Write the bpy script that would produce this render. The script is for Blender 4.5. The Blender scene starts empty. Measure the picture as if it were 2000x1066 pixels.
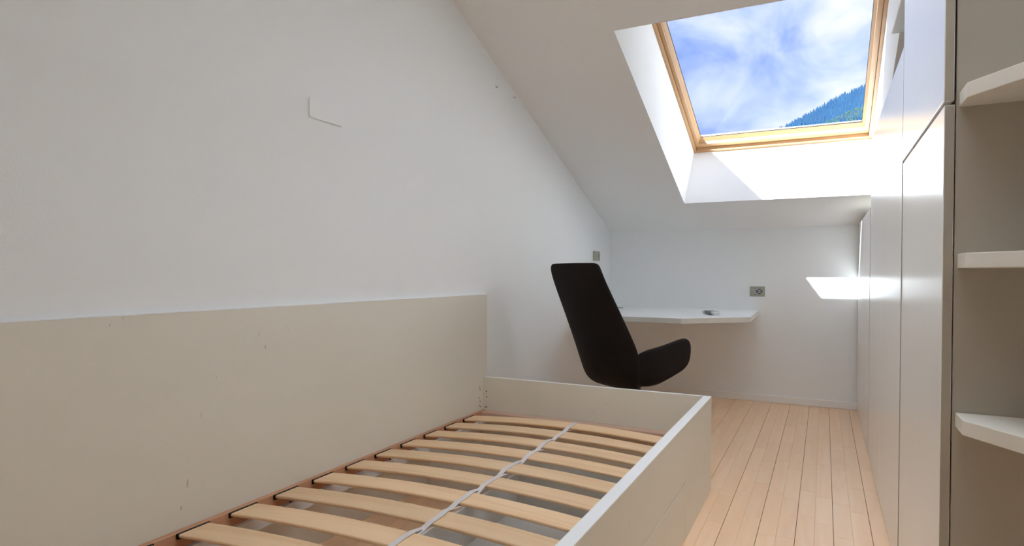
import bpy, bmesh, math, random
from mathutils import Vector, Matrix, noise

random.seed(7)
S = bpy.context.scene
COL = S.collection

# ------------------------------------------------------------------ camera
cam = bpy.data.cameras.new('camera')
cam_ob = bpy.data.objects.new('camera', cam)
COL.objects.link(cam_ob)
FWD = Vector((-0.452254, 0.891749, -0.015797)); RT = Vector((0.891837, 0.452349, 0.002856)); UP = Vector((-0.009693, 0.012796, 0.999871))
M = Matrix.Identity(4)
for i in range(3):
    M[i][0] = RT[i]; M[i][1] = UP[i]; M[i][2] = -FWD[i]
M[0][3], M[1][3], M[2][3] = 1.83603, -5.70423, 1.1
cam_ob.matrix_world = M
cam.sensor_fit = 'HORIZONTAL'; cam.sensor_width = 36.0
cam.lens = 1201.7254 / 2000 * 36.0
cam.shift_y = (552.804 - 533.0) / 2000
cam.clip_start = 0.02; cam.clip_end = 30000
S.camera = cam_ob

# ------------------------------------------------------------------ exposure, sky, sun
vs = S.view_settings
vs.view_transform = 'Standard'; vs.look = 'None'; vs.gamma = 1.0; vs.use_curve_mapping = False
vs.exposure = 1.60
S.cycles.max_bounces = 14; S.cycles.diffuse_bounces = 10; S.cycles.glossy_bounces = 5
S.cycles.transparent_max_bounces = 10
SKY_STRENGTH = 0.70
SUN_STRENGTH = 8.8
SUN_DIR = Vector((0.311, 0.489, -0.628))

world = bpy.data.worlds.new('sky'); S.world = world
world.use_nodes = True
nt = world.node_tree; nt.nodes.clear()
def wn(t, **k):
    n = nt.nodes.new(t)
    for a, b in k.items(): setattr(n, a, b)
    return n
wo = wn('ShaderNodeOutputWorld'); bg = wn('ShaderNodeBackground'); tc = wn('ShaderNodeTexCoord')
mp = wn('ShaderNodeMapping'); mp.inputs['Scale'].default_value = (1.0, 1.0, 1.5); mp.inputs['Location'].default_value = (0.33, 0.1, 0.24)
n1 = wn('ShaderNodeTexNoise'); n1.inputs['Scale'].default_value = 5.5; n1.inputs['Detail'].default_value = 9; n1.inputs['Roughness'].default_value = 0.52; n1.inputs['Distortion'].default_value = 0.55
rp = wn('ShaderNodeValToRGB')
rp.color_ramp.elements[0].position = 0.34; rp.color_ramp.elements[0].color = (0.13, 0.205, 0.47, 1)
rp.color_ramp.elements[1].position = 0.62; rp.color_ramp.elements[1].color = (0.50, 0.51, 0.545, 1)
e = rp.color_ramp.elements.new(0.47); e.color = (0.31, 0.37, 0.52, 1)
nt.links.new(tc.outputs['Generated'], mp.inputs['Vector']); nt.links.new(mp.outputs['Vector'], n1.inputs['Vector'])
nt.links.new(n1.outputs['Fac'], rp.inputs['Fac']); nt.links.new(rp.outputs['Color'], bg.inputs['Color'])
bg.inputs['Strength'].default_value = SKY_STRENGTH
nt.links.new(bg.outputs[0], wo.inputs[0])

sun = bpy.data.lights.new('sun', 'SUN'); sun.energy = SUN_STRENGTH; sun.angle = math.radians(0.53); sun.color = (0.94, 1.0, 1.06)
sun_ob = bpy.data.objects.new('sun', sun); COL.objects.link(sun_ob)
sun_ob.location = (-4, -9, 12)
sun_ob.rotation_euler = SUN_DIR.to_track_quat('-Z', 'Y').to_euler()

# ------------------------------------------------------------------ constants measured for the place
W = 2.087            # plane of the wardrobe doors
H = 1.5013           # height of the knee wall
SL = 0.38683         # roof slope dz/dy
AL = math.atan(SL); CA, SA = math.cos(AL), math.sin(AL)
XH0, XH1 = 0.7927, 2.160
YH1, YH2 = -0.4785, -2.4143
XR = 2.75            # right wall
YREAR = -7.8
YFLAT = -2.90        # slope turns into a flat ceiling behind the view
def zc(y): return H - SL * y

# ------------------------------------------------------------------ materials
MATS = {}
def mat(name, color, rough=0.5, spec=0.5, bump=None, var=None, metal=0.0, coat=0.0):
    """bump: (scale xyz, strength, distance); var: (scale xyz, amount, second colour)"""
    if name in MATS: return MATS[name]
    m = bpy.data.materials.new(name); m.use_nodes = True; MATS[name] = m
    t = m.node_tree; p = t.nodes['Principled BSDF']
    p.inputs['Base Color'].default_value = (*color, 1); p.inputs['Roughness'].default_value = rough
    p.inputs['Specular IOR Level'].default_value = spec; p.inputs['Metallic'].default_value = metal
    p.inputs['Coat Weight'].default_value = coat
    if bump or var:
        c = t.nodes.new('ShaderNodeTexCoord')
    if var:
        sc, amt, col2 = var
        mp = t.nodes.new('ShaderNodeMapping'); mp.inputs['Scale'].default_value = sc
        n = t.nodes.new('ShaderNodeTexNoise'); n.inputs['Scale'].default_value = 1.0; n.inputs['Detail'].default_value = 6; n.inputs['Roughness'].default_value = 0.6
        r = t.nodes.new('ShaderNodeValToRGB'); r.color_ramp.elements[0].position = 0.38; r.color_ramp.elements[1].position = 0.68
        x = t.nodes.new('ShaderNodeMix'); x.data_type = 'RGBA'
        mm = t.nodes.new('ShaderNodeMath'); mm.operation = 'MULTIPLY'; mm.inputs[1].default_value = amt
        t.links.new(c.outputs['Object'], mp.inputs['Vector']); t.links.new(mp.outputs['Vector'], n.inputs['Vector'])
        t.links.new(n.outputs['Fac'], r.inputs['Fac']); t.links.new(r.outputs['Color'], mm.inputs[0]); t.links.new(mm.outputs[0], x.inputs['Factor'])
        x.inputs['A'].default_value = (*color, 1); x.inputs['B'].default_value = (*col2, 1)
        t.links.new(x.outputs['Result'], p.inputs['Base Color'])
    if bump:
        sc, st, dist = bump
        mp = t.nodes.new('ShaderNodeMapping'); mp.inputs['Scale'].default_value = sc
        n = t.nodes.new('ShaderNodeTexNoise'); n.inputs['Scale'].default_value = 1.0; n.inputs['Detail'].default_value = 4
        b = t.nodes.new('ShaderNodeBump'); b.inputs['Strength'].default_value = st; b.inputs['Distance'].default_value = dist
        t.links.new(c.outputs['Object'], mp.inputs['Vector']); t.links.new(mp.outputs['Vector'], n.inputs['Vector'])
        t.links.new(n.outputs['Fac'], b.inputs['Height']); t.links.new(b.outputs['Normal'], p.inputs['Normal'])
    return m

def wood(name, c1, c2, axis, rough=0.45, fine=60.0, ring=9.0, rnd=0.18, stretch=0.05, bump=0.05):
    """Grain along one object axis; every object gets its own offset and tone."""
    m = bpy.data.materials.new(name); m.use_nodes = True; MATS[name] = m
    t = m.node_tree; p = t.nodes['Principled BSDF']; L = t.links
    c = t.nodes.new('ShaderNodeTexCoord'); oi = t.nodes.new('ShaderNodeObjectInfo')
    add = t.nodes.new('ShaderNodeVectorMath'); add.operation = 'MULTIPLY_ADD'
    comb = t.nodes.new('ShaderNodeCombineXYZ')
    for k in range(3): L.new(oi.outputs['Random'], comb.inputs[k])
    add.inputs[1].default_value = (37.0, 53.0, 71.0); L.new(comb.outputs[0], add.inputs[0]); L.new(c.outputs['Object'], add.inputs[2])
    def sc(v):
        o = [v, v, v]; o[axis] = v * stretch; return tuple(o)
    m1 = t.nodes.new('ShaderNodeMapping'); m1.inputs['Scale'].default_value = sc(fine)
    n1 = t.nodes.new('ShaderNodeTexNoise'); n1.inputs['Scale'].default_value = 1.0; n1.inputs['Detail'].default_value = 6; n1.inputs['Roughness'].default_value = 0.65
    m2 = t.nodes.new('ShaderNodeMapping'); m2.inputs['Scale'].default_value = sc(ring)
    n2 = t.nodes.new('ShaderNodeTexNoise'); n2.inputs['Scale'].default_value = 1.0; n2.inputs['Detail'].default_value = 3; n2.inputs['Distortion'].default_value = 0.8
    w = t.nodes.new('ShaderNodeMath'); w.operation = 'MULTIPLY'; w.inputs[1].default_value = 26.0
    sn = t.nodes.new('ShaderNodeMath'); sn.operation = 'SINE'
    mr = t.nodes.new('ShaderNodeMapRange'); mr.inputs['From Min'].default_value = -1; mr.inputs['From Max'].default_value = 1; mr.inputs['To Max'].default_value = 0.45
    L.new(add.outputs[0], m1.inputs['Vector']); L.new(add.outputs[0], m2.inputs['Vector'])
    L.new(m1.outputs[0], n1.inputs['Vector']); L.new(m2.outputs[0], n2.inputs['Vector'])
    L.new(n2.outputs['Fac'], w.inputs[0]); L.new(w.outputs[0], sn.inputs[0]); L.new(sn.outputs[0], mr.inputs['Value'])
    ad = t.nodes.new('ShaderNodeMath'); ad.operation = 'MULTIPLY_ADD'; ad.inputs[1].default_value = 0.7
    L.new(n1.outputs['Fac'], ad.inputs[0]); L.new(mr.outputs[0], ad.inputs[2])
    x = t.nodes.new('ShaderNodeMix'); x.data_type = 'RGBA'; x.inputs['A'].default_value = (*c1, 1); x.inputs['B'].default_value = (*c2, 1)
    L.new(ad.outputs[0], x.inputs['Factor'])
    hv = t.nodes.new('ShaderNodeHueSaturation')
    vr = t.nodes.new('ShaderNodeMapRange'); vr.inputs['To Min'].default_value = 1 - rnd; vr.inputs['To Max'].default_value = 1 + rnd
    L.new(oi.outputs['Random'], vr.inputs['Value']); L.new(vr.outputs[0], hv.inputs['Value']); L.new(x.outputs['Result'], hv.inputs['Color'])
    L.new(hv.outputs[0], p.inputs['Base Color'])
    p.inputs['Roughness'].default_value = rough
    b = t.nodes.new('ShaderNodeBump'); b.inputs['Strength'].default_value = bump; b.inputs['Distance'].default_value = 0.001
    L.new(n1.outputs['Fac'], b.inputs['Height']); L.new(b.outputs['Normal'], p.inputs['Normal'])
    return m

PLASTER = mat('plaster', (0.878, 0.90, 0.910), 0.9, 0.2, bump=((150, 150, 150), 0.22, 0.002))
CEIL = mat('ceiling_paint', (0.875, 0.872, 0.86), 0.9, 0.2, bump=((150, 150, 150), 0.12, 0.002))
LACQ = mat('door_lacquer', (0.84, 0.835, 0.81), 0.25, 0.38, bump=((90, 90, 1.2), 0.10, 0.0015), var=((40, 40, 0.8), 0.15, (0.79, 0.78, 0.75)))
CARC = mat('carcass_board', (0.46, 0.42, 0.35), 0.5, 0.4, var=((3, 3, 3), 0.25, (0.42, 0.38, 0.31)))
SHELF = mat('shelf_board', (0.80, 0.77, 0.70), 0.4, 0.4)
BEDM = mat('bed_board', (0.78, 0.75, 0.66), 0.42, 0.4, var=((1.6, 1.6, 2.2), 0.5, (0.73, 0.70, 0.61)))
EDGE = mat('white_edge_band', (0.90, 0.91, 0.92), 0.35, 0.4)
WHITEB = mat('white_board', (0.74, 0.74, 0.72), 0.45, 0.4)
DESKM = mat('desk_top_laminate', (0.92, 0.93, 0.935), 0.35, 0.4)
DESKE = mat('desk_edge_band', (0.74, 0.72, 0.66), 0.45, 0.4)
SKIRT = mat('skirting_paint', (0.88, 0.88, 0.875), 0.4, 0.4)
FABRIC = mat('chair_fabric', (0.010, 0.0065, 0.005), 0.8, 0.25, bump=((900, 900, 900), 0.25, 0.001), var=((6, 6, 6), 0.4, (0.014, 0.009, 0.007)))
def scuffs(m, col, amount):
    """sparse little rubbed marks mixed over a material's own colour"""
    t = m.node_tree; p = t.nodes['Principled BSDF']; src = p.inputs['Base Color'].links[0].from_socket
    c = t.nodes.new('ShaderNodeTexCoord')
    def band(sc, lo, hi):
        mp = t.nodes.new('ShaderNodeMapping'); mp.inputs['Scale'].default_value = sc
        n = t.nodes.new('ShaderNodeTexNoise'); n.inputs['Scale'].default_value = 1.0; n.inputs['Detail'].default_value = 3
        r = t.nodes.new('ShaderNodeMapRange'); r.inputs['From Min'].default_value = lo; r.inputs['From Max'].default_value = hi
        t.links.new(c.outputs['Object'], mp.inputs['Vector']); t.links.new(mp.outputs[0], n.inputs['Vector']); t.links.new(n.outputs['Fac'], r.inputs['Value'])
        return r.outputs[0]
    a = band((60, 60, 22), 0.70, 0.78); b = band((4, 4, 4), 0.50, 0.62)
    mu = t.nodes.new('ShaderNodeMath'); mu.operation = 'MULTIPLY'; t.links.new(a, mu.inputs[0]); t.links.new(b, mu.inputs[1])
    m2 = t.nodes.new('ShaderNodeMath'); m2.operation = 'MULTIPLY'; m2.inputs[1].default_value = amount; t.links.new(mu.outputs[0], m2.inputs[0])
    x = t.nodes.new('ShaderNodeMix'); x.data_type = 'RGBA'; x.inputs['B'].default_value = (*col, 1)
    t.links.new(m2.outputs[0], x.inputs['Factor']); t.links.new(src, x.inputs['A']); t.links.new(x.outputs['Result'], p.inputs['Base Color'])
scuffs(BEDM, (0.16, 0.14, 0.12), 0.6)
STEEL = mat('chair_steel', (0.35, 0.35, 0.36), 0.3, 0.5, metal=1.0, var=((20, 20, 20), 0.2, (0.3, 0.3, 0.31)))
BLACK = mat('black_rubber', (0.012, 0.010, 0.009), 0.6, 0.3, var=((60, 60, 60), 0.4, (0.02, 0.018, 0.016)))
DARKHOLE = mat('drill_hole_dark', (0.02, 0.016, 0.012), 0.9, 0.1, var=((200, 200, 200), 0.4, (0.03, 0.025, 0.02)))
WEB = mat('webbing_strap', (0.72, 0.67, 0.66), 0.85, 0.2, bump=((700, 700, 700), 0.3, 0.0006))
SOCK = mat('socket_plate_sage', (0.40, 0.42, 0.33), 0.45, 0.4, var=((50, 50, 50), 0.3, (0.36, 0.39, 0.30)))
SOCKG = mat('socket_grey_insert', (0.42, 0.43, 0.43), 0.4, 0.4, var=((80, 80, 80), 0.3, (0.36, 0.37, 0.37)))
SOCKD = mat('socket_dark', (0.045, 0.05, 0.05), 0.45, 0.4, var=((80, 80, 80), 0.3, (0.06, 0.065, 0.065)))
SOCKW = mat('socket_white_rim', (0.72, 0.73, 0.72), 0.4, 0.4, var=((80, 80, 80), 0.2, (0.66, 0.67, 0.66)))
PLATE = mat('cover_plate_white', (0.885, 0.895, 0.90), 0.6, 0.3, bump=((200, 200, 200), 0.1, 0.001))
REMG = mat('remote_grey', (0.16, 0.18, 0.19), 0.4, 0.5, var=((90, 90, 90), 0.3, (0.2, 0.22, 0.23)))
REMS = mat('remote_silver', (0.66, 0.66, 0.65), 0.35, 0.5, var=((90, 90, 90), 0.3, (0.58, 0.58, 0.58)))
CLAD = mat('window_cladding', (0.12, 0.12, 0.13), 0.4, 0.5, metal=0.6, var=((9, 9, 9), 0.3, (0.16, 0.16, 0.17)))
BEECH = wood('beech_rail', (0.62, 0.33, 0.19), (0.50, 0.24, 0.13), 1, fine=80, rnd=0.04)
BEECHX = wood('beech_end_bar', (0.66, 0.46, 0.36), (0.56, 0.36, 0.27), 0, fine=80, rnd=0.04)
SLAT = wood('birch_slat', (0.90, 0.66, 0.42), (0.78, 0.51, 0.28), 0, rough=0.42, fine=90, rnd=0.07)
PINEU = wood('pine_along_window_width', (0.60, 0.38, 0.20), (0.46, 0.26, 0.115), 0, rough=0.35, fine=70, ring=14, rnd=0.03)
PINEV = wood('pine_along_window_height', (0.60, 0.38, 0.20), (0.46, 0.26, 0.115), 1, rough=0.35, fine=70, ring=14, rnd=0.03)
OAK = wood('floor_strip_wood', (0.98, 0.72, 0.49), (0.93, 0.62, 0.385), 1, rough=0.34, fine=90, ring=8, rnd=0.03, stretch=0.07)
JOINT = mat('floor_base_joint', (0.20, 0.12, 0.065), 0.7, 0.2, var=((30, 30, 30), 0.4, (0.16, 0.09, 0.05)))

def glass_mat():
    m = bpy.data.materials.new('window_glass'); m.use_nodes = True
    t = m.node_tree; t.nodes.clear()
    o = t.nodes.new('ShaderNodeOutputMaterial'); mx = t.nodes.new('ShaderNodeMixShader'); tr = t.nodes.new('ShaderNodeBsdfTransparent')
    g = t.nodes.new('ShaderNodeBsdfGlossy'); g.inputs['Roughness'].default_value = 0.0
    lw = t.nodes.new('ShaderNodeLayerWeight'); lw.inputs['Blend'].default_value = 0.5
    pw = t.nodes.new('ShaderNodeMath'); pw.operation = 'POWER'; pw.inputs[1].default_value = 5.0
    f = t.nodes.new('ShaderNodeMath'); f.operation = 'MULTIPLY_ADD'; f.inputs[1].default_value = 0.15; f.inputs[2].default_value = 0.003
    t.links.new(lw.outputs['Facing'], pw.inputs[0]); t.links.new(pw.outputs[0], f.inputs[0])
    tr.inputs['Color'].default_value = (0.97, 0.985, 0.99, 1)
    t.links.new(f.outputs[0], mx.inputs[0]); t.links.new(tr.outputs[0], mx.inputs[1]); t.links.new(g.outputs[0], mx.inputs[2]); t.links.new(mx.outputs[0], o.inputs[0])
    return m
GLASS = glass_mat()
OPAL_FILL = bpy.data.materials.new('fill_opal'); OPAL_FILL.use_nodes = True  # diffusing pane of the added fill window
_t = OPAL_FILL.node_tree; _t.nodes.clear(); _o = _t.nodes.new('ShaderNodeOutputMaterial'); _b = _t.nodes.new('ShaderNodeBsdfTranslucent')
_b.inputs['Color'].default_value = (0.92, 0.925, 0.93, 1); _t.links.new(_b.outputs[0], _o.inputs[0])

# ------------------------------------------------------------------ helpers
def link(o): COL.objects.link(o); return o
def tag(o, label=None, cat=None, group=None, kind=None):
    if label: o['label'] = label
    if cat: o['category'] = cat
    if group: o['group'] = group
    if kind: o['kind'] = kind
    return o
def empty(name, loc=(0, 0, 0), rot=(0, 0, 0)):
    o = bpy.data.objects.new(name, None); o.location = loc; o.rotation_euler = rot; o.empty_display_size = 0.1
    return link(o)
def obj(name, bm, m, parent=None, smooth=False, local=False):
    """bm is in world coordinates unless local; it is moved into an unrotated parent's frame."""
    me = bpy.data.meshes.new(name)
    if parent is not None and not local:
        p = parent; off = Vector((0, 0, 0))
        while p is not None: off += p.location; p = p.parent
        bmesh.ops.translate(bm, verts=bm.verts, vec=-off)
    bmesh.ops.recalc_face_normals(bm, faces=bm.faces)
    bm.to_mesh(me); bm.free()
    ms = m if isinstance(m, (list, tuple)) else [m]
    for k in ms: me.materials.append(k)
    if smooth:
        for f in me.polygons: f.use_smooth = True
    o = bpy.data.objects.new(name, me); o.parent = parent
    return link(o)
def bbox(bm, a, b, bev=0.0, mi=0, seg=1):
    vs_ = [bm.verts.new((x, y, z)) for x in (a[0], b[0]) for y in (a[1], b[1]) for z in (a[2], b[2])]
    fs = []
    for q in ((0, 1, 3, 2), (4, 6, 7, 5), (0, 4, 5, 1), (2, 3, 7, 6), (0, 2, 6, 4), (1, 5, 7, 3)):
        f = bm.faces.new([vs_[i] for i in q]); f.material_index = mi; fs.append(f)
    if bev > 0:
        es = list({e for f in fs for e in f.edges})
        bmesh.ops.bevel(bm, geom=es, offset=bev, segments=seg, affect='EDGES', profile=0.6)
    return bm
def box(name, a, b, m, parent=None, bev=0.0015, seg=1):
    bm = bmesh.new(); lo = [min(p, q) for p, q in zip(a, b)]; hi = [max(p, q) for p, q in zip(a, b)]
    bbox(bm, lo, hi, bev, 0, seg)
    return obj(name, bm, m, parent)
def prism(name, pts, z0, z1, m, parent=None, bev=0.0015, side_mat=False):
    bm = bmesh.new()
    lo = [bm.verts.new((x, y, z0)) for x, y in pts]; hi = [bm.verts.new((x, y, z1)) for x, y in pts]
    fs = [bm.faces.new(lo), bm.faces.new(hi)]
    n = len(pts)
    for i in range(n):
        f = bm.faces.new((lo[i], lo[(i + 1) % n], hi[(i + 1) % n], hi[i])); fs.append(f)
        if side_mat: f.material_index = 1
    if bev: bmesh.ops.bevel(bm, geom=list(bm.edges), offset=bev, segments=2, affect='EDGES', profile=0.6)
    return obj(name, bm, m, parent)
def cyl(bm, p, q, r, seg=12, r2=None):
    p = Vector(p); q = Vector(q); d = (q - p); L = d.length; d.normalize()
    mtx = Matrix.Translation((p + q) / 2) @ d.to_track_quat('Z', 'Y').to_matrix().to_4x4()
    bmesh.ops.create_cone(bm, cap_ends=True, segments=seg, radius1=r, radius2=r if r2 is None else r2, depth=L, matrix=mtx)
def struct(o): o['kind'] = 'structure'; return o

# ------------------------------------------------------------------ room shell
floor = struct(box('floor', (-0.15, YREAR - 0.15, -0.12), (XR + 0.15, 0.15, -0.006), JOINT, None, 0))
struct(box('wall_left', (-0.15, YREAR - 0.15, -0.006), (0, 0.15, 3.3), PLASTER, None, 0))
struct(box('wall_back', (0, 0, -0.006), (XR, 0.15, H + 0.02), PLASTER, None, 0))
struct(box('wall_right', (XR, YREAR - 0.15, -0.006), (XR + 0.15, 0.15, 3.3), PLASTER, None, 0))
struct(box('wall_rear', (0, YREAR - 0.15, -0.006), (XR, YREAR, zc(YFLAT) - 0.001), PLASTER, None, 0))

# sloped ceiling with a deep splayed roof-window shaft, one closed mesh
VT = 1.656                                    # window length up the slope
O = Vector((XH0, -0.064, 2.176))              # inner lower left corner of the window frame
yb_, zb_ = O.y, O.z
yt_, zt_ = O.y - CA * VT, O.z + SA * VT
bm = bmesh.new()
xs = [-0.15, XH0, XH1, XR + 0.15]; ys = [0.15, YH1, YH2, YFLAT]
low = [[bm.verts.new((x, y, zc(y))) for y in ys] for x in xs]
for i in range(3):
    for j in range(3):
        if (i, j) != (1, 1): bm.faces.new((low[i][j], low[i + 1][j], low[i + 1][j + 1], low[i][j + 1]))
def zr(y): return O.z - SL * (y - O.y)
yo = [0.15, yb_, yt_, YFLAT]
top = [[bm.verts.new((x, y, zr(y))) for y in yo] for x in xs]
for i in range(3):
    for j in range(3):
        if (i, j) != (1, 1): bm.faces.new((top[i][j], top[i][j + 1], top[i + 1][j + 1], top[i + 1][j]))
ring = [(1, 1), (2, 1), (2, 2), (1, 2)]
for k in range(4):
    a, b = ring[k], ring[(k + 1) % 4]
    bm.faces.new((low[a[0]][a[1]], low[b[0]][b[1]], top[b[0]][b[1]], top[a[0]][a[1]]))
for i in range(3):
    bm.faces.new((low[i][0], low[i + 1][0], top[i + 1][0], top[i][0]))
for j in range(3):
    bm.faces.new((low[0][j], low[0][j + 1], top[0][j + 1], top[0][j])); bm.faces.new((low[3][j], low[3][j + 1], top[3][j + 1], top[3][j]))
for i in range(3): bm.faces.new((low[i][3], low[i + 1][3], top[i + 1][3], top[i][3]))
struct(obj('ceiling', bm, CEIL))
# flat ceiling behind the view, with an unseen opal window added for overhead fill
LW = (1.20, 2.05, -4.95, -2.93); zf0, zf1 = zc(YFLAT), zr(YFLAT)
bm = bmesh.new()
bbox(bm, (-0.15, LW[3], zf0), (XR + 0.15, YFLAT, zf1)); bbox(bm, (-0.15, YREAR - 0.15, zf0), (XR + 0.15, LW[2], zf1))
bbox(bm, (-0.15, LW[2], zf0), (LW[0], LW[3], zf1)); bbox(bm, (LW[1], LW[2], zf0), (XR + 0.15, LW[3], zf1))
struct(obj('ceiling_flat', bm, CEIL))
fill_win = struct(empty('fill_window', (LW[0], LW[2], zf1)))
for x0, x1 in ((LW[0] - 0.03, LW[0] + 0.03), (LW[1] - 0.03, LW[1] + 0.03)): box('frame_bar', (x0, LW[2] - 0.03, zf1 + 0.001), (x1, LW[3] + 0.03, zf1 + 0.07), SKIRT, fill_win)  # side bars of the added fill window, out of view
for y0, y1 in ((LW[2] - 0.03, LW[2] + 0.03), (LW[3] - 0.03, LW[3] + 0.03)): box('frame_bar', (LW[0] + 0.03, y0, zf1 + 0.001), (LW[1] - 0.03, y1, zf1 + 0.07), SKIRT, fill_win)  # end bars of the added fill window, out of view
bm = bmesh.new(); bm.faces.new([bm.verts.new((x, y, zf1 + 0.03)) for x, y in ((LW[0] + 0.03, LW[2] + 0.03), (LW[1] - 0.03, LW[2] + 0.03), (LW[1] - 0.03, LW[3] - 0.03), (LW[0] + 0.03, LW[3] - 0.03))])
obj('fill_pane', bm, OPAL_FILL, fill_win)

struct(box('baseboard_back', (0.002, -0.016, 0.0), (2.086, -0.0005, 0.062), SKIRT, None, 0.006, 3))
struct(box('baseboard_left', (0.0005, -2.44, 0.0), (0.014, -0.016, 0.062), SKIRT, None, 0.003, 2))

# parquet strips: two strips to a board, joints between boards a little wider
STR = 0.1445 / 2
col_edges = []
x = 2.0265
while x > -0.02: col_edges.append((x - 0.1445 + 0.0011, x - STR - 0.0002)); col_edges.append((x - STR + 0.0002, x - 0.0011)); x -= 0.1445
col_edges.append((2.0265 + 0.0011, 2.095))
meshes = {}
for ci, (xa, xb) in enumerate(col_edges):
    if xb < 0.02: continue
    xa = max(xa, 0.001)
    y = -0.002 + random.uniform(0.0, 0.35)
    while y > -4.62:
        ln = random.choice((0.36, 0.42, 0.50, 0.58)); y0 = y - ln
        ya, yb2 = min(y, -0.002), max(y0, -4.62)
        if ya - yb2 > 0.03:
            key = (round(xb - xa, 4), round(ya - yb2, 4))
            if key not in meshes:
                b = bmesh.new(); bbox(b, (-(xb - xa) / 2, -(ya - yb2) / 2 + 0.0003, -0.0058), ((xb - xa) / 2, (ya - yb2) / 2 - 0.0003, 0.0), 0.0005)
                me = bpy.data.meshes.new('plank'); bmesh.ops.recalc_face_normals(b, faces=b.faces); b.to_mesh(me); b.free(); me.materials.append(OAK); meshes[key] = me
            o = bpy.data.objects.new('plank', meshes[key]); o.parent = floor; o.location = ((xa + xb) / 2, (ya + yb2) / 2, random.uniform(-0.0002, 0.0)); link(o)
        y = y0
# the floor behind the photographer and under the fitted furniture
b = bmesh.new(); bbox(b, (0.001, YREAR, -0.0058), (2.095, -4.622, 0.0)); bbox(b, (2.097, YREAR, -0.0058), (XR - 0.001, -0.002, 0.0))
rest = obj('parquet_field', b, OAK, floor); rest['kind'] = 'stuff'

# ------------------------------------------------------------------ roof window
win = struct(empty('window_1', tuple(O)))
# local axes: x along the wall, y down the slope, z outward
R3 = Matrix(((1, 0, 0), (0, CA, SA), (0, -SA, CA)))
win.rotation_euler = R3.to_euler()
U = XH1 - XH0
def P3(u, v, w): return (u, -v, w)
def ringbars(name, prof, mu, mv, parent, names=None):
    """prof: closed polygon of (inset, height); builds four mitred bars."""
    def corner(k, ins):
        bt = ins * 1.75 if ins > 0 else ins            # the bottom members are broader
        sd = ins * 1.08 if ins > 0 else ins
        return [(sd, bt), (U - sd, bt), (U - sd, VT - ins), (sd, VT - ins)][k]
    out = []
    for k in range(4):
        bm = bmesh.new(); n = len(prof)
        A = [bm.verts.new(P3(*corner(k, i), w)) for i, w in prof]; B = [bm.verts.new(P3(*corner((k + 1) % 4, i), w)) for i, w in prof]
        for i in range(n): bm.faces.new((A[i], A[(i + 1) % n], B[(i + 1) % n], B[i]))
        bm.faces.new(A); bm.faces.new(B)
        out.append(obj(name, bm, mu if k in (0, 2) else mv, parent, local=True))
    return out
ringbars('frame_bar', [(0.0005, 0.0), (0.018, 0.0), (0.018, 0.095), (0.0005, 0.095)], PINEU, PINEV, win)
ringbars('sash_bar', [(0.0205, 0.031), (0.0455, 0.031), (0.0475, 0.033), (0.0475, 0.058), (0.050, 0.097), (0.0205, 0.097)], PINEU, PINEV, win)
ringbars('glazing_bead', [(0.0477, 0.0575), (0.064, 0.082), (0.064, 0.085), (0.0503, 0.085)], PINEU, PINEV, win)
ringbars('gasket', [(0.060, 0.0852), (0.0665, 0.0852), (0.0665, 0.0890), (0.060, 0.0890)], BLACK, BLACK, win)
ringbars('cladding', [(-0.03, 0.001), (-0.001, 0.001), (-0.001, 0.098), (0.058, 0.098), (0.058, 0.112), (-0.03, 0.112)], CLAD, CLAD, win)
bm = bmesh.new(); bbox(bm, P3(0.058, VT - 0.056, 0.0892), P3(U - 0.058, 0.098, 0.0932)); obj('pane', bm, GLASS, win, local=True)

# ------------------------------------------------------------------ fitted wardrobes along the right
def door(name, y0, y1, z0, z1, parent, x=W, bev=0.003):
    o = box(name, (x, y0, z0), (x + 0.021, y1, z1), LACQ, parent, bev, 3)
    o.data.materials.append(CARC)                      # greige edge banding on the vertical edges
    for f in o.data.polygons:
        if abs(f.normal.y) > 0.8: f.material_index = 1
    return o
YS1, YS2, YW = -1.3875, -3.0735, -3.932
u0 = tag(empty('low_wardrobe', (2.4, -0.7, 0)), 'low white wardrobe with flat top in the far corner under the slope', 'wardrobe')
box('carcass', (2.112, YS1 + 0.001, 0.0), (2.74, -0.03, 1.500), CARC, u0)
door('door', -0.691, -0.018, 0.004, 1.505, u0, W - 0.0040); door('door', YS1 + 0.001, -0.693, 0.004, 1.505, u0, W - 0.0040, 0.001)
u1 = tag(empty('mid_wardrobe', (2.4, -2.2, 0)), 'white wardrobe of middle height, its flat top below the roof window', 'wardrobe')
box('carcass', (2.112, YS2 + 0.001, 0.0), (2.74, YS1 - 0.001, 1.912), CARC, u1)
door('door', -2.2295, YS1 - 0.001, 0.004, 1.920, u1, W - 0.0025); door('door', YS2 + 0.001, -2.2310, 0.004, 1.920, u1, W - 0.0025, 0.001)
u2 = tag(empty('tall_wardrobe', (2.4, -3.5, 0)), 'tallest white wardrobe, nearest, with upper and lower door split by a dark gap', 'wardrobe')
box('carcass', (2.1105, YW + 0.001, 0.0), (2.74, YS2 - 0.001, 2.530), CARC, u2)
door('lower_door', YW, YS2 - 0.0040, 0.004, 1.502, u2)
door('upper_door', YW - 0.003, YS2 - 0.0040, 1.509, 2.525, u2, W - 0.002, 0.004)
box('top_board', (2.126, YS2 - 0.0005, 2.305), (2.735, -2.075, 2.319), WHITEB, u2)

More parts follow.
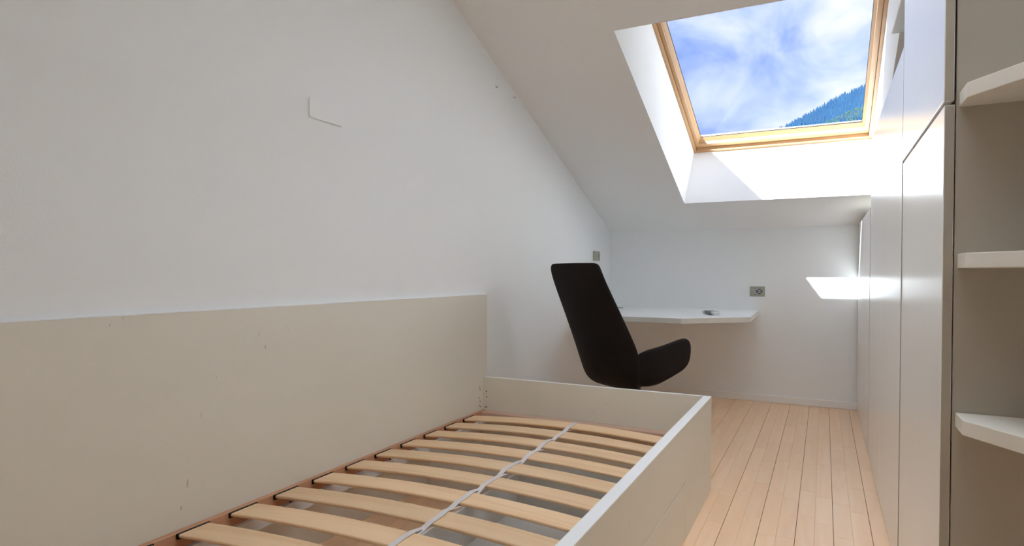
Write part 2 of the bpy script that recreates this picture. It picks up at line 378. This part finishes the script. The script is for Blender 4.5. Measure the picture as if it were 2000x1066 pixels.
# corner shelves fixed to the side of the tall wardrobe
for z, lab in ((1.494, 'white corner shelf with angled front, highest of three beside the tall wardrobe'),
               (1.115, 'white corner shelf at eye level, middle of three beside the tall wardrobe'),
               (0.740, 'white corner shelf with angled front, lowest of three beside the tall wardrobe')):
    dx, dy = 0.545, -0.839
    k = (2.56 - 2.116) / dx
    s = prism('corner_shelf', [(2.7495, YW + 0.0005), (2.1160, YW + 0.0005), (2.1160, -4.020), (2.56, -4.020 + dy * k), (2.7495, -4.020 + dy * k)], z, z + 0.034, SHELF, None, 0.002)
    tag(s, lab, 'shelf', 'corner shelves beside the wardrobe')

# ------------------------------------------------------------------ desk
DZ = 0.787
desk = tag(empty('corner_desk', (0.6, -0.6, 0)), 'white wall-mounted corner desk top with a cut-off corner, behind the chair', 'desk')
prism('desk_top', [(0.0005, -0.0005), (1.330, -0.0005), (1.362, -0.93), (0.945, -1.312), (0.46, -1.312), (0.0005, -0.95)], DZ - 0.0375, DZ, [DESKM, DESKE], desk, 0.001, True)
box('wall_batten', (0.05, -0.03, DZ - 0.078), (1.28, -0.0005, DZ - 0.038), WHITEB, desk)
box('wall_batten', (0.0005, -0.90, DZ - 0.078), (0.03, -0.05, DZ - 0.038), WHITEB, desk)

# ------------------------------------------------------------------ bed
B, YB, ZB, YH = 1.3345, -2.478, 0.4817, -4.78
bed = tag(empty('storage_bed', (0.66, -3.6, 0)), 'beige storage bed frame with tall wall-side panel, footboard and drawer', 'bed')
p_ = box('wall_side_panel', (0.0005, -5.25, 0.0), (0.020, -2.455, 0.9736), BEDM, bed, 0.0015)
box('edge_band', (0.0008, -5.249, 0.9737), (0.0197, -2.456, 0.9747), EDGE, p_, 0)
fb = box('footboard', (0.0205, YB - 0.022, 0.0), (1.2935, YB, ZB - 0.0015), BEDM, bed, 0.001)
box('edge_band', (0.021, YB - 0.0217, ZB - 0.0014), (1.293, YB - 0.0003, ZB), EDGE, fb, 0.0004)
DY0, DZT = -3.137, 0.2435
bm = bmesh.new()
pts = [(YB, 0.0), (YB, ZB - 0.0015), (YH, ZB - 0.0015), (YH, DZT), (DY0, DZT), (DY0, 0.0)]
a = [bm.verts.new((1.2953, y, z)) for y, z in pts]; b = [bm.verts.new((B, y, z)) for y, z in pts]
bm.faces.new(a); bm.faces.new(b)
for i in range(len(pts)): bm.faces.new((a[i], a[(i + 1) % 6], b[(i + 1) % 6], b[i]))
bmesh.ops.bevel(bm, geom=list(bm.edges), offset=0.001, segments=1, affect='EDGES')
rail = obj('side_rail', bm, BEDM, bed)
box('edge_band', (1.2957, YH, ZB - 0.0014), (B - 0.0004, YB - 0.0004, ZB), EDGE, rail, 0.0006)
box('head_support', (0.0205, YH, 0.0), (1.2945, YH + 0.022, 0.225), BEDM, bed)
dr = box('drawer', (1.3165, YH + 0.003, 0.006), (B + 0.0006, DY0 - 0.0025, DZT - 0.0040), BEDM, bed, 0.0018)
box('drawer_floor', (0.612, YH + 0.06, 0.035), (1.3160, -3.215, 0.047), WHITEB, dr)
box('drawer_side', (0.600, YH + 0.06, 0.030), (0.612, -3.203, 0.200), WHITEB, dr)
box('drawer_back', (0.6125, -3.215, 0.030), (1.3160, -3.203, 0.200), WHITEB, dr)
box('partition', (0.0605, -3.122, 0.0), (1.2945, -3.104, 0.252), WHITEB, bed)
box('wall_batten', (0.0205, YH + 0.03, 0.190), (0.060, -2.502, 0.234), WHITEB, bed)
for hy in (-2.86, -3.42, -4.02):
    bm = bmesh.new(); cyl(bm, (0.045, hy, 0.2335), (0.045, hy, 0.2347), 0.006); obj('screw_hole', bm, DARKHOLE, bed)
# drilled holes by the inner corner of panel and footboard
for yy, zz in ((-2.545, 0.425), (-2.540, 0.410), (-2.548, 0.360), (-2.538, 0.340), (-2.545, 0.316), (-2.535, 0.308)):
    bm = bmesh.new(); cyl(bm, (0.0196, yy, zz), (0.0206, yy, zz), 0.0038, 8); obj('drill_hole', bm, DARKHOLE, bed)
for xx, zz in ((0.040, 0.394), (0.044, 0.362), (0.044, 0.302), (0.036, 0.300)):
    bm = bmesh.new(); cyl(bm, (xx, YB - 0.0225, zz), (xx, YB - 0.0215, zz), 0.0036, 8); obj('drill_hole', bm, DARKHOLE, bed)

# ------------------------------------------------------------------ slatted base
sb = tag(empty('slatted_base', (0.66, -3.6, 0.25)), 'sprung birch slatted base with brown side rail lying in the bed', 'bed base')
box('side_rail', (0.0208, YH + 0.03, 0.2350), (0.0440, -2.502, 0.2870), BEECH, sb, 0.002)
box('side_rail', (1.2700, YH + 0.03, 0.2350), (1.2945, -2.502, 0.2870), BEECH, sb, 0.002)
box('end_bar', (0.0445, -2.575, 0.245), (1.2695, -2.503, 0.2850), BEECHX, sb, 0.003, 2)
NS, PITCH, SW, ST = 11, 0.1895, 0.108, 0.011
XL, XRR = 0.046, 1.268
def slat_z(t): return 0.2725 + 0.028 * (1 - (2 * t - 1) ** 2)
bm = bmesh.new(); N = 14
prev = None
for i in range(N + 1):
    t = i / N; x = (XL + (XRR - XL) * t) - (XL + XRR) / 2; z = slat_z(t)
    prof = [(-SW / 2, 0.003), (-SW / 2, ST - 0.003), (-SW / 2 + 0.003, ST), (SW / 2 - 0.003, ST), (SW / 2, ST - 0.003), (SW / 2, 0.003), (SW / 2 - 0.003, 0), (-SW / 2 + 0.003, 0)]
    cur = [bm.verts.new((x, y, z + h - 0.25)) for y, h in prof]
    if prev:
        for k in range(8): bm.faces.new((prev[k], prev[(k + 1) % 8], cur[(k + 1) % 8], cur[k]))
    else: bm.faces.new(cur)
    prev = cur
bm.faces.new(prev)
slat0 = obj('slat', bm, SLAT, sb, local=True)
bm = bmesh.new(); bbox(bm, (-0.0055, -SW / 2 - 0.004, -0.003), (0.004, SW / 2 + 0.004, 0.0150), 0.003, 0, 2); hold0 = obj('slat_holder', bm, BLACK, sb, local=True)
bm = bmesh.new(); bbox(bm, (-0.004, -SW / 2 - 0.004, -0.003), (0.0055, SW / 2 + 0.004, 0.0150), 0.003, 0, 2); hold1 = obj('slat_holder', bm, BLACK, sb, local=True)
slat_y = [-2.77 + SW / 2 - PITCH * k for k in range(NS)]
cx = (XL + XRR) / 2 - 0.66
for k, y in enumerate(slat_y):
    for src, loc in ((slat0, (cx, y + 3.6, 0.0)), (hold0, (XL - 0.66 + 0.002, y + 3.6, 0.0210)), (hold1, (XRR - 0.66 - 0.002, y + 3.6, 0.0210))):
        o = src if k == 0 else link(src.copy())
        o.parent = sb; o.location = loc
# webbing: two bands weaving over and under the slats
def webbing(phase):
    pts = []
    y = -2.64
    for k, yc in enumerate(slat_y):
        over = (k + phase) % 2 == 0
        zt = slat_z(0.51) + ST + 0.0015; zu = slat_z(0.51) - 0.0018
        z = zt if over else zu
        pts += [(yc + SW / 2 + 0.001, z), (yc, z + 0.0004), (yc - SW / 2 - 0.001, z)]
    bm = bmesh.new(); pv = None
    for i, (y, z) in enumerate(pts):
        xc = 0.676 + (-2.7 - y) * 0.036 + (0.004 if phase else -0.004) + 0.003 * math.sin(i * 1.7 + phase)
        hw = 0.0105
        cur = [bm.verts.new((xc - hw, y, z - 0.0006)), bm.verts.new((xc + hw, y, z - 0.0006)), bm.verts.new((xc + hw, y, z + 0.0006)), bm.verts.new((xc - hw, y, z + 0.0006))]
        if pv:
            for k in range(4): bm.faces.new((pv[k], pv[(k + 1) % 4], cur[(k + 1) % 4], cur[k]))
        else: bm.faces.new(cur)
        pv = cur
    bm.faces.new(pv)
    return obj('webbing_strap', bm, WEB, sb)
webbing(0); webbing(1)

# ------------------------------------------------------------------ chair
PH = math.radians(61)
ch = tag(empty('lounge_chair', (0.65, -1.75, 0), (0, 0, PH - math.pi / 2)), 'dark brown upholstered high-back shell armchair turned to the desk', 'chair')
# local frame: x = the sitter's right, y = forward, z up
def grid(rows, name, m, thick, parent, sub=2, off=1.0):
    bm = bmesh.new(); vv = [[bm.verts.new(p) for p in r] for r in rows]
    for i in range(len(vv) - 1):
        for j in range(len(vv[0]) - 1): bm.faces.new((vv[i][j], vv[i][j + 1], vv[i + 1][j + 1], vv[i + 1][j]))
    o = obj(name, bm, m, parent, True, True)
    sd = o.modifiers.new('thick', 'SOLIDIFY'); sd.thickness = thick; sd.offset = off; sd.use_even_offset = False
    ss = o.modifiers.new('round', 'SUBSURF'); ss.levels = sub; ss.render_levels = sub
    return o
back = [(0.372, 0.02, 0.17, 0.00), (0.385, -0.07, 0.215, 0.02), (0.425, -0.140, 0.245, 0.055), (0.50, -0.190, 0.270, 0.10), (0.60, -0.232, 0.285, 0.115),
        (0.70, -0.270, 0.278, 0.105), (0.82, -0.315, 0.268, 0.085), (0.95, -0.362, 0.257, 0.06), (1.06, -0.398, 0.247, 0.035), (1.125, -0.414, 0.243, 0.022), (1.152, -0.417, 0.232, 0.018), (1.160, -0.417, 0.208, 0.016)]
rows = []
for z, f, hw, k in back:
    hw *= 0.97
    rows.append([(hw * t, f + k * abs(t) ** 2.2, z + (0.006 * (1 - t * t) if z > 1.1 else 0)) for t in (-1, -0.8, -0.55, -0.28, 0, 0.28, 0.55, 0.8, 1)])
grid(rows, 'backrest', FABRIC, 0.034, ch)
# tub with low arms
tub = [(-0.130, 0.415, 0.590, 0.235), (-0.07, 0.388, 0.632, 0.288), (0.02, 0.378, 0.645, 0.303), (0.12, 0.402, 0.662, 0.303), (0.21, 0.430, 0.680, 0.301), (0.285, 0.452, 0.690, 0.298), (0.318, 0.474, 0.672, 0.296), (0.332, 0.500, 0.640, 0.294)]
rows = []
for f, zb0, zt0, hw in tub:
    sec = [(-hw, zt0), (-hw - 0.004, zt0 - 0.04), (-hw, (zt0 + zb0) / 2), (-hw + 0.008, zb0 + 0.035), (-hw + 0.045, zb0 + 0.003), (-0.1, zb0 - 0.006), (0, zb0 - 0.008)]
    sec = sec + [(-a, b) for a, b in reversed(sec[:-1])]
    rows.append([(a, f, b) for a, b in sec])
grid(rows, 'seat_shell', FABRIC, 0.034, ch, 2, -1.0)
bm = bmesh.new(); bbox(bm, (-0.235, -0.10, 0.435), (0.235, 0.225, 0.505), 0.03, 0, 3); obj('seat_cushion', bm, FABRIC, ch, True, True)
bm = bmesh.new(); cyl(bm, (0, 0.02, 0.05), (0, 0.02, 0.362), 0.024, 20); obj('column', bm, STEEL, ch, True, True)
bm = bmesh.new(); bbox(bm, (-0.09, -0.05, 0.352), (0.09, 0.09, 0.366), 0.004); obj('mounting_plate', bm, BLACK, ch, False, True)
for k in range(4):
    an = math.pi / 4 + k * math.pi / 2; d = Vector((math.cos(an), math.sin(an), 0)); n = Vector((-d.y, d.x, 0)); c0 = Vector((0, 0.02, 0))
    bm = bmesh.new(); A = []
    for r, w, z0, z1 in ((0.0, 0.026, 0.035, 0.075), (0.30, 0.016, 0.004, 0.024)):
        A.append([bm.verts.new(c0 + d * r + n * s * w + Vector((0, 0, z))) for s, z in ((-1, z0), (1, z0), (1, z1), (-1, z1))])
    for i in range(4): bm.faces.new((A[0][i], A[0][(i + 1) % 4], A[1][(i + 1) % 4], A[1][i]))
    bm.faces.new(A[0]); bm.faces.new(A[1])
    bmesh.ops.bevel(bm, geom=list(bm.edges), offset=0.004, segments=2, affect='EDGES')
    lg = obj('foot', bm, STEEL, ch, False, True)
    bm = bmesh.new(); q = c0 + d * 0.285; cyl(bm, (q.x, q.y, 0.0), (q.x, q.y, 0.008), 0.013, 14); obj('glide', bm, BLACK, lg, False, True)

# ------------------------------------------------------------------ sockets and plates on the walls
def roundrect(bm, w, h, r, d0, d1, cx=0, cz=0, seg=5):
    pts = []
    for sx, sz, a0 in ((1, 1, 0), (-1, 1, 90), (-1, -1, 180), (1, -1, 270)):
        for i in range(seg + 1):
            a = math.radians(a0 + 90 * i / seg); pts.append((cx + sx * (w / 2 - r) + r * math.cos(a), cz + sz * (h / 2 - r) + r * math.sin(a)))
    f0 = [bm.verts.new((x, -d0, z)) for x, z in pts]; f1 = [bm.verts.new((x, -d1, z)) for x, z in pts]; n = len(pts)
    bm.faces.new(f0); bm.faces.new(f1)
    for i in range(n): bm.faces.new((f0[i], f0[(i + 1) % n], f1[(i + 1) % n], f1[i]))
def socket(name, loc, rotz, w, h, thick, label):
    t = tag(empty(name, loc, (0, 0, rotz)), label, 'socket')
    bm = bmesh.new(); roundrect(bm, w, h, 0.003, 0.0005, thick); pl = obj('cover_plate', bm, SOCK, t, False, True)
    bm = bmesh.new(); roundrect(bm, w * 0.61, h * 0.63, 0.002, thick, thick + 0.0012, 0.004 * w / 0.12); obj('insert_frame', bm, SOCKD, t, False, True)
    bm = bmesh.new(); roundrect(bm, 0.20 * w, h * 0.58, 0.001, thick + 0.0012, thick + 0.004, -0.175 * w); obj('switch_module', bm, SOCKG, t, False, True)
    bm = bmesh.new(); roundrect(bm, 0.375 * w, h * 0.58, 0.001, thick + 0.0012, thick + 0.003, 0.135 * w); so = obj('outlet_module', bm, SOCKW, t, False, True)
    bm = bmesh.new(); cyl(bm, (0.135 * w, -(thick + 0.0045), 0), (0.135 * w, -(thick + 0.003), 0), 0.27 * h, 24); obj('outlet_well', bm, SOCKD, so, False, True)
    bm = bmesh.new(); cyl(bm, (0.135 * w, -(thick + 0.0055), 0), (0.135 * w, -(thick + 0.0045), 0), 0.19 * h, 20); obj('outlet_face', bm, SOCKG, so, False, True)
    for dx in (-0.09 * h, 0.09 * h):
        bm = bmesh.new(); cyl(bm, (0.135 * w + dx, -(thick + 0.006), 0), (0.135 * w + dx, -(thick + 0.0055), 0), 0.045 * h, 10); obj('pin_hole', bm, BLACK, so, False, True)
    return t
socket('wall_socket', (1.3225, 0, 0.9505), 0, 0.123, 0.087, 0.006, 'sage green wall socket on the back wall above the desk end')
socket('wall_socket', (0, -0.415, 1.259), math.pi / 2, 0.155, 0.088, 0.014, 'sage green wall socket on the left wall above the chair')
bp = tag(empty('blank_cover_plate', (0, -3.783, 1.7605), (0, 0, math.pi / 2)), 'white blank rectangular cover plate high on the left wall', 'cover plate')
bm = bmesh.new(); roundrect(bm, 0.190, 0.080, 0.010, 0.0005, 0.007); obj('plate', bm, PLATE, bp, False, True)
for (y, z), lab in (((-2.311, 2.262), 'small torn plaster plug on the left wall, further from the sloped ceiling edge'), ((-2.062, 2.262), 'tiny plaster plug on the left wall touching the sloped ceiling edge')):
    t = tag(empty('wall_plug', (0, y, z)), lab, 'wall plug')
    bm = bmesh.new(); cyl(bm, (0.0004, y, z), (0.010, y, z), 0.007, 9, 0.004); obj('plug', bm, SOCKG, t)
    bm = bmesh.new(); cyl(bm, (0.004, y - 0.002, z), (0.006, y - 0.026, z + 0.008), 0.004, 7, 0.002); obj('plaster_crumb', bm, PLATE, t)

# ------------------------------------------------------------------ things on the desk
def remote():
    t = tag(empty('remote_control', (1.060, -0.79, DZ), (0, 0, math.radians(120.7))), 'small silver and dark grey remote control lying on the desk', 'remote control')
    secs = [(-0.122, 0.022, 0.020), (-0.116, 0.029, 0.028), (-0.080, 0.031, 0.031), (0.03, 0.030, 0.030), (0.066, 0.026, 0.028), (0.122, 0.020, 0.024)]
    def body(a, b, name, m, grow=0.0):
        bm = bmesh.new(); pv = None
        for x, w, h in secs[a:b + 1]:
            w += grow; h2 = h + grow
            cur = [bm.verts.new((x, y, z)) for y, z in ((-w * 0.6, 0.0), (w * 0.6, 0.0), (w, h2 * 0.7), (w * 0.93, h2), (-w * 0.93, h2), (-w, h2 * 0.7))]
            if pv:
                for i in range(6): bm.faces.new((pv[i], pv[(i + 1) % 6], cur[(i + 1) % 6], cur[i]))
            else: bm.faces.new(cur)
            pv = cur
        bm.faces.new(pv); return obj(name, bm, m, t, False, True)
    body(0, 2, 'end_cap', REMS); body(2, 4, 'keypad_body', REMG, 0.0006); body(4, 5, 'end_cap', REMS)
remote()
bm = bmesh.new(); cyl(bm, (0.085, -0.285, DZ + 0.005), (0.205, -0.250, DZ + 0.005), 0.0048, 8); pen = obj('pen', bm, SOCKG)
tag(pen, 'thin grey pen on the desk just past the chair back', 'pen')

# ------------------------------------------------------------------ forested mountain seen through the roof window
D0 = 4000.0; C0 = Vector((1.836, -5.704, 1.1))
def ridge(x): 
    t = x / D0
    return (0.2405 + 0.41 * (t + 0.003) - 0.35 * max(0, t) ** 2 + 0.012 * math.sin(t * 38 + 0.6) * 0.25) * D0
def hill(x, s):
    """s=0 ridge, s=1 foot of the hill towards the house"""
    n = noise.noise(Vector((x * 0.004, s * 5, 1.3))) * 55 * min(1, s * 4) + noise.noise(Vector((x * 0.02, s * 24, 4.1))) * 12 * min(1, s * 4)
    y = D0 - s * 1500
    return Vector((C0.x + x, C0.y + y, C0.z + ridge(x) * (1 - s) ** 1.15 + n))
FOL = mat('spruce_haze_blue', (0.007, 0.042, 0.105), 0.9, 0.1, var=((0.012, 0.012, 0.012), 0.75, (0.012, 0.06, 0.12)))  # blue of the distant haze is put into the tree colour
FOL2 = mat('broadleaf_haze_green', (0.018, 0.055, 0.055), 0.9, 0.1, var=((0.02, 0.02, 0.02), 0.7, (0.045, 0.075, 0.055)))  # greener lower slope, thinner haze painted into the crowns
HILL_HAZE = mat('hill_haze_blue', (0.008, 0.04, 0.09), 0.95, 0.1, var=((0.01, 0.01, 0.01), 0.6, (0.014, 0.05, 0.08)))  # ground carries the same painted haze blue
bm = bmesh.new(); NX, NY = 70, 26
g = [[bm.verts.new(hill(-1500 + 3600 * i / NX, j / NY)) for j in range(NY + 1)] for i in range(NX + 1)]
bk = [bm.verts.new((v[0].co.x, v[0].co.y + 900, -50)) for v in g]
for i in range(NX):
    for j in range(NY): bm.faces.new((g[i][j], g[i + 1][j], g[i + 1][j + 1], g[i][j + 1]))
    bm.faces.new((bk[i], bk[i + 1], g[i + 1][0], g[i][0]))
mtn = obj('mountain', bm, HILL_HAZE, None, True); tag(mtn, 'steep wooded mountainside beyond the roof window', 'mountain')
def forest(name, n, smin, smax, m, hmin, hmax, cone):
    vs_, fs = [], []
    for _ in range(n):
        x = random.uniform(-560, 620); s = smin + (smax - smin) * random.random() ** 1.4
        p = hill(x, s); h = random.uniform(hmin, hmax); r = h * (0.24 if cone else 0.42); b = len(vs_)
        k = 6; a0 = random.random() * 6
        if cone:
            for i in range(k): a = a0 + i * math.tau / k; vs_.append((p.x + r * math.cos(a), p.y + r * math.sin(a), p.z - 3))
            vs_.append((p.x, p.y, p.z + h))
            for i in range(k): fs.append((b + i, b + (i + 1) % k, b + k))
        else:
            for i in range(k): a = a0 + i * math.tau / k; vs_.append((p.x + r * .8 * math.cos(a), p.y + r * .8 * math.sin(a), p.z - 2))
            for i in range(k): a = a0 + (i + .5) * math.tau / k; vs_.append((p.x + r * math.cos(a), p.y + r * math.sin(a), p.z + h * .55))
            vs_.append((p.x, p.y, p.z + h))
            for i in range(k):
                j = (i + 1) % k
                fs += [(b + i, b + j, b + k + i), (b + j, b + k + j, b + k + i), (b + k + i, b + k + j, b + 2 * k)]
    me = bpy.data.meshes.new(name); me.from_pydata(vs_, [], fs); me.materials.append(m)
    return link(bpy.data.objects.new(name, me))
tag(forest('spruce_forest', 5200, 0.0, 0.30, FOL, 14, 30, True), 'dense spruce forest tinted haze-blue on the upper mountainside', 'forest', kind='stuff')
tag(forest('broadleaf_forest', 3000, 0.12, 0.5, FOL2, 12, 20, False), 'broadleaf wood in paler haze-tinted green low on the mountainside', 'forest', kind='stuff')
